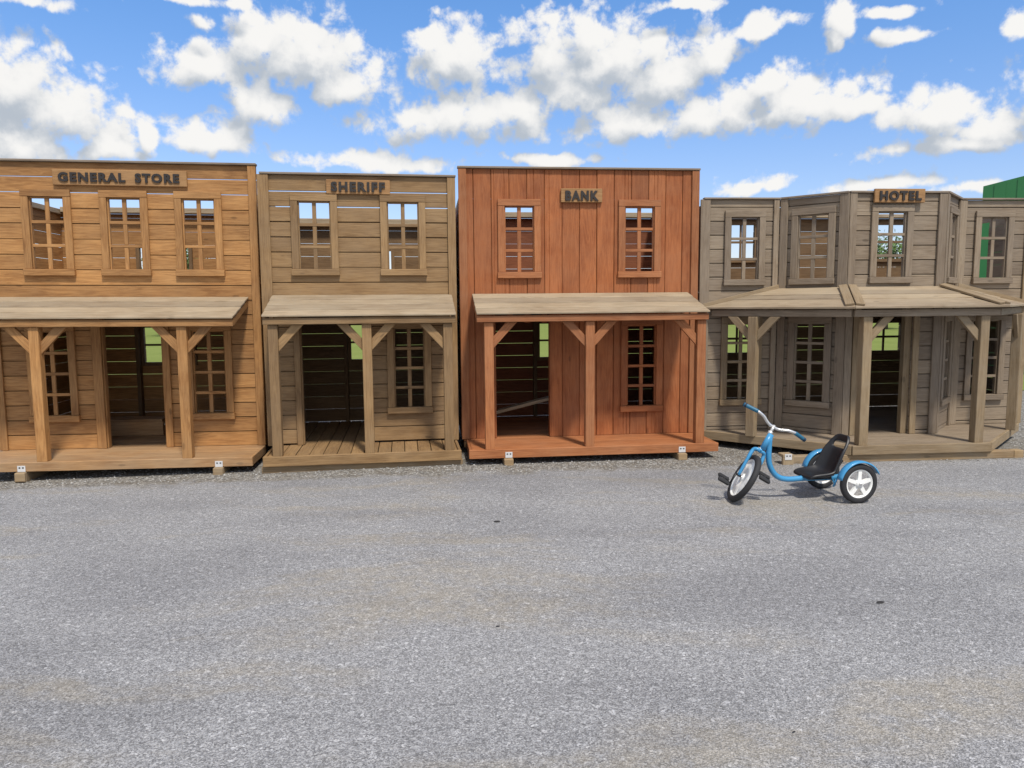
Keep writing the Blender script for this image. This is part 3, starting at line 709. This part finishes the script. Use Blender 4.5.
# ------------------------------------------------------------------ tricycle
def tricycle():
    BLUE = paint('blue_paint', (.045,.26,.50), .32, 0., .18, .4); SIL = paint('chrome_bar', (.72,.71,.69), .28, .75)
    TYRE = paint('black_rubber', (.022,.022,.024), .75); RIM = paint('white_rim', (.84,.84,.81), .5, 0., .06)
    PLA = paint('black_plastic', (.011,.011,.013), .45); GRIP = paint('teal_grip', (.015,.12,.21), .5)
    DGRIP = paint('dark_grip_end', (.012,.025,.05), .5)
    bx, by = 2.625, 5.815
    root = tag(empty('tricycle', (bx, by, gz(bx)), (0, 0, R(190.8))), 'blue child tricycle with black bucket seat and turned front wheel', 'tricycle')
    rr, L = .155, .83
    def wheel(name, M, r, tw, parent, spokes=5, disc=False):
        mb = MB(M); t = tw/2; e = []
        for k in range(14):
            a = 2*math.pi*k/14; ca, sa = math.cos(a), math.sin(a)
            e.append((r-t*1.05 + t*1.05*(abs(ca)**.8)*(1 if ca > 0 else -1), t*(abs(sa)**.8)*(1 if sa > 0 else -1)))
        mb.lathe(e, seg=48)
        wh = mb.build(name, TYRE, parent)
        ro = r-t*1.5
        mb = MB(M); mb.lathe([(ro+.008, -t*.72), (ro+.008, t*.72), (ro-.018, t*.62), (ro-.024, 0), (ro-.018, -t*.62)], seg=48)
        for sgn in (1,):
            if disc:
                mb.lathe([(.03, -.014), (ro-.016, -.006), (ro-.016, .006), (.03, .014)], seg=48)
            for k in range(spokes):
                a = 2*math.pi*k/spokes+.35; ca, sa = math.cos(a), math.sin(a)
                p0 = Vector((ca*.022, 0, sa*.022)); p1 = Vector((ca*(ro-.014), 0, sa*(ro-.014)))
                mb.beam(p0, p1, .030 if not disc else .042, t*.9, (-sa, 0, ca))
            mb.lathe([(.0, -t*.95), (.03, -t*.9), (.034, 0), (.03, t*.9), (.0, t*.95)], seg=20, closed=False)
        mb.build('rim', RIM, wh)
        mb = MB(M)
        for sg in (1, -1): mb.lathe([(0, sg*(t+.008)), (.011, sg*(t+.007)), (.012, sg*t*.9)], seg=14, closed=False)
        mb.build('hub_cap', SIL, wh)
        return wh
    T = .235
    for sg in (1, -1): wheel('rear_wheel', Matrix.Translation((0, sg*T, rr)), rr, .046, root)
    # fenders: curved strips over the rear wheels
    for sg in (1, -1):
        mb = MB(); bm = mb.bm; n = 18; prev = None; w0 = sg*T-.034; w1 = sg*T+.034
        for k in range(n+1):
            a = R(24)+R(144)*k/n   # from the rear round to the front
            row = []
            for r_, yy in ((rr+.013, w0), (rr+.022, w0+.008), (rr+.024, (w0+w1)/2), (rr+.022, w1-.008), (rr+.013, w1), (rr+.010, w1-.003), (rr+.019, (w0+w1)/2), (rr+.010, w0+.003)):
                row.append(bm.verts.new((-r_*math.cos(a), yy, rr+r_*math.sin(a))))
            if prev:
                for j in range(8): f = bm.faces.new((prev[j], prev[(j+1) % 8], row[(j+1) % 8], row[j])); f.smooth = True
            else: bm.faces.new(row)
            prev = row
        bm.faces.new(prev[::-1]); 
        # stay joining the fender to the frame
        mb.tube([((rr+.016)*.99, sg*(T-.03), rr+.03), (.165, sg*.165, rr-.03), (.12, sg*.12, rr-.035), (.08, sg*.02, rr-.01)], .008, 8)
        mb.build('fender', BLUE, root)
    # frame
    rake = R(31); s = Vector((-math.sin(rake), 0, math.cos(rake)))
    hub = Vector((L, 0, .178))
    head0 = hub+s*.262; head1 = head0+s*.135
    head0 += Vector((-.012, 0, 0)); head1 += Vector((-.012, 0, 0))
    def cat(pts, n=6):
        pts = [Vector(p) for p in pts]; out = []
        Q = [2*pts[0]-pts[1]]+pts+[2*pts[-1]-pts[-2]]
        for i in range(1, len(Q)-2):
            for k in range(n):
                t_ = k/n; a, b, c, d = Q[i-1:i+3]
                out.append(.5*((2*b)+(c-a)*t_+(2*a-5*b+4*c-d)*t_*t_+(3*b-a-3*c+d)*t_**3))
        return out+[pts[-1]]
    mb = MB(); mb.tube([head0, head1], .024, 14)
    mb.tube(cat([head1-s*.03+Vector((-.004, 0, 0)), head0+Vector((-.055, 0, -.045)), (L-.215, 0, .27), (L-.27, 0, .19), (L-.36, 0, .155), (L-.52, 0, .155), (.10, 0, .15), (.0, 0, rr)]), .022, 12)
    mb.build('frame', BLUE, root)
    mb = MB(); mb.tube([(0, -T-.01, rr), (0, T+.01, rr)], .011, 10); mb.tube([(0, -.14, rr), (0, .14, rr)], .02, 10); mb.build('rear_axle', PLA, root)
    # seat: bucket with a raked back and an oval opening
    mb = MB(); bm = mb.bm
    prof = []  # (x, z, half width, side lip height)
    for (x, z, w, lip) in ((.335, .165, .115, .004), (.322, .186, .132, .010), (.25, .182, .138, .026), (.18, .174, .140, .040), (.12, .180, .140, .056), (.08, .22, .136, .06), (.055, .285, .130, .052), (.032, .345, .128, .05), (.012, .392, .118, .036), (-.006, .440, .104, .022), (-.020, .478, .082, .010), (-.027, .494, .046, .003)): prof.append((x, z, w, lip))
    cols = [-1, -.93, -.68, -.34, 0, .34, .68, .93, 1]; grid = []
    for i, (x, z, w, lip) in enumerate(prof):
        nx, nz = ((0, 1) if i < 4 else ((.35, .9) if i == 4 else (.9, .42)))
        row = []
        for c in cols:
            l = lip*max(0, (abs(c)-.45)/.55)**1.6
            row.append(bm.verts.new((x+nx*l, c*w, z+nz*l)))
        grid.append(row)
    for i in range(len(grid)-1):
        for j in range(len(cols)-1):
            if i == 8 and j in (2, 3, 4, 5): continue
            f = bm.faces.new((grid[i][j], grid[i][j+1], grid[i+1][j+1], grid[i+1][j])); f.smooth = True
    seat = mb.build('seat', PLA, root)
    so = seat.modifiers.new('thick', 'SOLIDIFY'); so.thickness = .022; so.offset = 0
    su = seat.modifiers.new('sub', 'SUBSURF'); su.levels = 2; su.render_levels = 2
    mb = MB(); mb.box(.10, .30, -.045, .045, .150, .168, 'x'); mb.beam((.10, 0, .15), (.0, 0, .30), .03, .05, (0, 1, 0)); mb.build('seat_bracket', PLA, root, .004)
    # steering assembly turned to the left about the raked axis
    ang = R(78)
    S = Matrix.Translation(hub) @ Matrix.Rotation(ang, 4, s) @ Matrix.Translation(-hub)
    wheel('front_wheel', S @ Matrix.Translation(hub), .206, .046, root, 5, True)
    mb = MB(S)
    crown = hub+s*.245
    for sg in (1, -1):
        mb.tube(cat([crown+Vector((0, 0, 0)), crown+Vector((0, sg*.026, .004)), crown+Vector((0, sg*.048, -.02))-s*.0, hub+s*.15+Vector((0, sg*.054, 0)), hub+Vector((0, sg*.050, 0))]), [.015]*18+[.013]*7, 10)
    mb.tube([crown, crown+s*.02], .018, 12)
    mb.build('fork', BLUE, root)
    mb = MB(S); st0 = head0+s*.0; mb.tube([head1-s*.005, head1+s*.02], .02, 12); mb.tube([head1, head1+s*.075], .012, 10); mb.tube([head0-s*.018, head0+s*.002], .023, 12); mb.build('stem', SIL, root)
    bc = head1+s*.06; fw = Vector((math.cos(rake), 0, math.sin(rake)))
    half = [(0, 0, 0), (.03, .000, .0), (.065, .004, .010), (.105, .010, .030), (.145, .012, .040), (.178, .004, .045)]
    pts = [bc+Vector((0, -y, 0))+fw*f_+s*u_ for y, f_, u_ in half[::-1]]+[bc+Vector((0, y, 0))+fw*f_+s*u_ for y, f_, u_ in half[1:]]
    mb = MB(S); mb.tube(cat(pts), .0115, 10); hb = mb.build('handlebar', SIL, root)
    for sg in (1, -1):
        g0 = bc+Vector((0, sg*.165, 0))+fw*.008+s*.043; g1 = bc+Vector((0, sg*.275, 0))+fw*(-.045)+s*.042
        mb = MB(S); mb.tube([g0, g0.lerp(g1, .1), g0.lerp(g1, .85), g1], [.014, .016, .016, .0175], 12); mb.tube([g0.lerp(g1, .82), g1+(g1-g0).normalized()*.006], [.0175, .0165], 12, 1)
        mb.build('grip', [GRIP, DGRIP], hb)
    # cranks and pedals on the front hub
    for sg in (1, -1):
        cr = R(115 if sg > 0 else -65); cv = Vector((math.cos(cr), 0, math.sin(cr)))*.085
        a = hub+Vector((0, sg*.072, 0)); e = a+cv
        mb = MB(S); mb.tube([hub+Vector((0, sg*.02, 0)), a], .010, 10); mb.tube([a, e], .008, 8); mb.tube([e, e+Vector((0, sg*.105, 0))], .006, 8); ck = mb.build('crank', PLA, root)
        pm = MB(S @ Matrix.Translation(e+Vector((0, sg*.06, 0))))
        for o_ in (-.03, .03): pm.box(o_-.017, o_+.017, -.048, .048, -.0135, .0135, 'y')
        pm.box(-.0125, .0125, -.012, .012, -.01, .01, 'x')
        pm.build('pedal', TYRE, ck, .008)
    return root
tricycle()

# ------------------------------------------------------------------ background behind the row
def barn():
    g, t, b = material('green_metal')
    p = t.node('ShaderNodeTexCoord').outputs['Object']; n = t.noise(p, 1.5, 5., .6)
    t.l.new(t.mix(n, c4((.016,.125,.036)), c4((.030,.19,.058))), b.inputs['Base Color']); setn(b, Roughness=.5)
    x0, y0 = 9.90, 15.9; root = tag(empty('metal_shed', (x0, y0, gz(x0)), (0, 0, R(-37))), 'dark green metal shed rising behind the right end of the hotel', 'shed')
    w, d, h, pk = 6.4, 6., 3.90, .66
    mb = MB(); n = 32
    for k in range(n):
        a, c = w*k/n, w*(k+1)/n; ha, hc = h+pk*(1-abs(2*a/w-1)), h+pk*(1-abs(2*c/w-1)); off = .012 if k % 2 else 0.
        P = [[[(a, -off, 0), (a, .05, 0)], [(c, -off, 0), (c, .05, 0)]], [[(a, -off, ha), (a, .05, ha)], [(c, -off, hc), (c, .05, hc)]]]
        mb.hexa(P, [h, .2, .05])
    mb.box(-.001, .05, .06, d, 0, h, 'z'); mb.box(w-.05, w, .06, d, 0, h, 'z'); mb.box(.06, w-.06, d-.05, d, 0, h, 'z')
    wall = mb.build('wall', g, root)
    mb = MB()
    for sx in (0, 1):
        e = -.0 if sx == 0 else w+.0; m_ = w/2
        P0, P1 = Vector((e, -.0, h+.03)), Vector((m_, -.0, h+pk+.03))
        mb.slab(P0, P1, P1+Vector((0, d+.1, 0)), P0+Vector((0, d+.1, 0)), .03)
    mb.build('roof', g, root)
    mb = MB(Matrix.Translation((.80, .15, h+.21))); mb.lathe([(0, .22), (.05, .2), (.07, .13), (.07, .09), (.03, .08), (.03, -.05)], axis='z', seg=14, closed=False); mb.build('roof_vent', M_HOLE, root)
barn()
def tree(x, y, h, crown, seed, label):
    r3 = random.Random(seed); root = tag(empty('broadleaf_tree', (x, y, gz(x))), label, 'tree', 'trees across the lawn')
    bark = M_BARK; mb = MB()
    pts = [Vector((0, 0, 0))]; 
    for k in range(1, 7): pts.append(Vector((r3.uniform(-.08, .08)*k*.4, r3.uniform(-.08, .08)*k*.4, h*.72*k/6)))
    mb.tube(pts, [h*.032*(1-.12*k) for k in range(7)], 9)
    tips = []
    for k in range(16):
        b0 = pts[r3.randint(2, 6)]; a = r3.uniform(0, 6.28); ln = crown*r3.uniform(.45, .95)
        e = b0+Vector((math.cos(a)*ln, math.sin(a)*ln, ln*r3.uniform(.25, .9))); mid = b0.lerp(e, .5)+Vector((0, 0, -.05*ln))
        mb.tube([b0, mid, e], [h*.012, h*.008, h*.003], 6); tips += [e, mid, b0.lerp(e, .75)]
    mb.build('trunk', bark, root)
    mb = MB(); bm = mb.bm
    for c in tips+[pts[-1]+Vector((0, 0, h*.15))]:
        rad = crown*r3.uniform(.22, .42); rv = r3.random()
        for _ in range(110):
            v = Vector((r3.gauss(0, 1), r3.gauss(0, 1), r3.gauss(0, .75)))*rad*.55; p = c+v; sz = r3.uniform(.06, .13)
            d1 = Vector((r3.gauss(0, 1), r3.gauss(0, 1), r3.gauss(0, 1))).normalized(); d2 = d1.orthogonal().normalized()
            f = bm.faces.new([bm.verts.new(p+d1*sz), bm.verts.new(p+d2*sz*.55), bm.verts.new(p-d1*sz), bm.verts.new(p-d2*sz*.55)]); f[mb.rl] = min(1, max(0, rv+r3.uniform(-.3, .3)))
    mb.build('crown', M_LEAF, root)
def leaf_mat():
    m, t, b = material('leaf'); rn = t.attr('rnd')
    t.l.new(t.mix(rn, c4((.035,.075,.015)), c4((.12,.20,.04))), b.inputs['Base Color']); setn(b, Roughness=.6)
    b.inputs['Transmission Weight'].default_value = 0.; return m
M_LEAF = leaf_mat(); M_BARK = paint('bark', (.10,.075,.055), .9)
tree(20.6, 41., 5.6, 2.0, 3, 'green tree across the lawn seen through the middle upper window of the hotel')
tree(-18.0, 41., 5.2, 2.0, 8, 'green tree across the lawn seen through the right upper window of the store')
tree(-3.5, 62., 5.0, 2.2, 14, 'far tree across the lawn behind the gap beside the red playhouse')

# ------------------------------------------------------------------ sky, sun, clouds
CX, CY, F, PITCH, CAMH = 512., 384., 740., math.atan(80/740.), 1.55
SUN_EL, SUN_AZ = R(58), R(156)     # azimuth clockwise from +Y
def azel(px, py):
    u, v = (px-CX)/F, (CY-py)/F; c, s = math.cos(PITCH), math.sin(PITCH)
    d = Vector((u, c+v*s, -s+v*c)).normalized()
    return math.atan2(d.x, d.y), math.asin(d.z)
BLOBS = [(8,84,48,40),(62,118,52,36),(110,146,32,18),(20,148,64,24),(148,142,11,18),
 (200,72,42,25),(205,34,15,10),(214,141,45,17),(262,112,36,28),(240,100,20,16),
 (300,58,66,38),(345,84,46,22),(258,50,34,30),(455,64,62,36),(430,46,30,18),(455,124,104,27),(520,112,40,22),(375,161,74,12),(545,160,62,8),
 (545,58,38,36),(612,66,80,40),(590,40,40,24),(580,96,56,24),(668,82,52,30),(714,60,28,30),(640,126,60,24),(712,116,72,27),(795,108,74,27),(775,84,34,18),(850,104,26,14),
 (685,9,44,8),(765,28,32,10),(838,18,16,22),(905,36,32,7),(880,12,26,6),(830,44,10,10),
 (938,118,52,28),(990,128,52,25),(895,153,34,9),(965,147,56,12),
 (758,187,38,11),(870,184,66,8),(965,190,40,7),(18,2,34,7),(178,0,56,8),(238,6,16,11),(1022,26,14,12),
 (1050,100,40,30),(-40,120,60,60)]
def cloud_group():
    g = bpy.data.node_groups.new('cloud_density', 'ShaderNodeTree')
    g.interface.new_socket('Dir', in_out='INPUT', socket_type='NodeSocketVector'); g.interface.new_socket('D', in_out='OUTPUT', socket_type='NodeSocketFloat'); g.interface.new_socket('Cov', in_out='OUTPUT', socket_type='NodeSocketFloat')
    t = NT(g); gi = t.node('NodeGroupInput'); go = t.node('NodeGroupOutput'); d = gi.outputs[0]
    wv = t.noise(d, 13., 2., .5, 0., 'Color')
    x, y, z = t.sep(d); az = t.math('ARCTAN2', x, y); el = t.math('ARCSINE', z)
    P = t.vmath('ADD', t.comb(az, el, 0.), t.vmath('SCALE', t.vmath('SUBTRACT', wv, (.5, .5, .5)), scale=.038))
    cov = None
    for (bx, by, rx, ry) in BLOBS:
        a, e = azel(bx, by); kx, ky = F/(rx*1.24), F/(ry*1.36)
        n = t.node('ShaderNodeVectorMath', operation='MULTIPLY_ADD'); t.put(n.inputs[0], P); n.inputs[1].default_value = (kx, ky, 0); n.inputs[2].default_value = (-a*kx, -e*ky, 0)
        v = t.vmath('LENGTH', t.vmath('MAXIMUM', n.outputs[0], t.vmath('MULTIPLY', n.outputs[0], (-1., -1.55, 0.))))
        if cov is None: cov = v
        else:
            m = t.node('ShaderNodeMath', operation='SMOOTH_MIN'); t.put(m.inputs[0], cov); t.put(m.inputs[1], v); m.inputs[2].default_value = .10; cov = m.outputs[0]
    cov = t.math('MAXIMUM', t.math('SUBTRACT', 1., cov), -.8)
    f1 = t.noise(d, 30., 9., .64, .15)
    vo = t.voro(t.vmath('ADD', d, t.vmath('SCALE', wv, scale=.05)), 30., 'Distance', 'F1', None, 2.5)
    D = t.math('ADD', cov, t.math('MULTIPLY_ADD', f1, 1.75, -.70))
    D = t.math('ADD', D, t.math('MULTIPLY_ADD', vo, -.60, .27))
    t.l.new(D, go.inputs[0]); t.l.new(cov, go.inputs[1]); return g
def world():
    w = bpy.data.worlds.new('World'); sc.world = w; w.use_nodes = True
    w.cycles.sampling_method = 'NONE'
    t = NT(w.node_tree); bg = t.n['Background']
    sky = t.node('ShaderNodeTexSky', sky_type='NISHITA'); sky.sun_disc = False; sky.sun_elevation = SUN_EL; sky.sun_rotation = SUN_AZ
    sky.air_density = 1.0; sky.dust_density = .6; sky.ozone_density = 1.6
    d = t.vmath('NORMALIZE', t.node('ShaderNodeTexCoord').outputs['Generated'])
    g = cloud_group()
    def dens(v):
        n = t.node('ShaderNodeGroup'); n.node_tree = g; t.put(n.inputs[0], v); return n.outputs
    (D0, C0), (D1, C1) = dens(d)[:2], dens(t.vmath('NORMALIZE', t.vmath('ADD', d, (.010, -.01, .028))))[:2]
    alpha = t.smooth(D0, -.02, .46)
    # self shading: cloud that has more cloud above it is greyer
    lit = t.math('ADD', t.math('MULTIPLY', t.math('SUBTRACT', D0, D1), .50), t.math('MULTIPLY', t.math('SUBTRACT', C0, C1), .85))
    lit = t.math('ADD', lit, t.smooth(D1, .2, 1.5, .74, .34))
    lit = t.smooth(lit, .06, 1.42)
    cc = t.mix(lit, c4(CLOUD_DARK), c4(CLOUD_LIT))
    x, y, z = t.sep(d)
    tint = t.mix(t.smooth(z, .05, .42), c4(SKY_LOW), c4(SKY_HIGH))
    skyc = t.mix(1., sky.outputs[0], tint, 'MULTIPLY')
    col = t.mix(alpha, skyc, cc)
    # broken cloud added out of view, overhead and behind, to whiten the sky light
    gen = t.smooth(t.noise(d, 2.6, 6., .55), .40, .58)
    gen = t.math('MULTIPLY', gen, t.math('MAXIMUM', t.smooth(z, .44, .62), t.smooth(y, .35, .05)))
    col = t.mix(gen, col, c4((4.6, 4.5, 4.35)))
    # pale haze just above the horizon
    col = t.mix(t.smooth(z, -.02, .11, .85, 0.), col, c4(HORIZON))
    t.l.new(col, bg.inputs['Color']); bg.inputs['Strength'].default_value = SKY_STR
SKY_STR = .15
CLOUD_LIT = (4.9, 4.85, 4.75); CLOUD_DARK = (2.5, 2.78, 3.15)
SKY_LOW = (.73, .72, .85); SKY_HIGH = (.53, .79, 1.04); HORIZON = (4.4, 4.7, 4.9)
world()
sun = bpy.data.lights.new('sun', 'SUN'); sun.energy = 3.0; sun.angle = R(6.0); sun.color = (1., .93, .82)
so = bpy.data.objects.new('sun', sun); COL.objects.link(so)
sd = Vector((math.sin(SUN_AZ)*math.cos(SUN_EL), math.cos(SUN_AZ)*math.cos(SUN_EL), math.sin(SUN_EL)))
so.rotation_euler = sd.to_track_quat('Z', 'Y').to_euler(); so.location = sd*60

# ------------------------------------------------------------------ camera
cam = bpy.data.cameras.new('camera'); co = bpy.data.objects.new('camera', cam); COL.objects.link(co); sc.camera = co
cam.sensor_width = 36; cam.lens = 36*F/1024; cam.clip_end = 2000; cam.clip_start = .05
co.location = (0, 0, CAMH); co.rotation_euler = (math.pi/2-PITCH, 0, 0)
sc.view_settings.view_transform = 'Standard'; sc.view_settings.look = 'None'; sc.view_settings.gamma = 1; sc.view_settings.use_curve_mapping = False
sc.view_settings.exposure = 0.35
sc.cycles.use_denoising = True; sc.cycles.max_bounces = 8; sc.cycles.diffuse_bounces = 4
sc.cycles.sample_clamp_indirect = 6
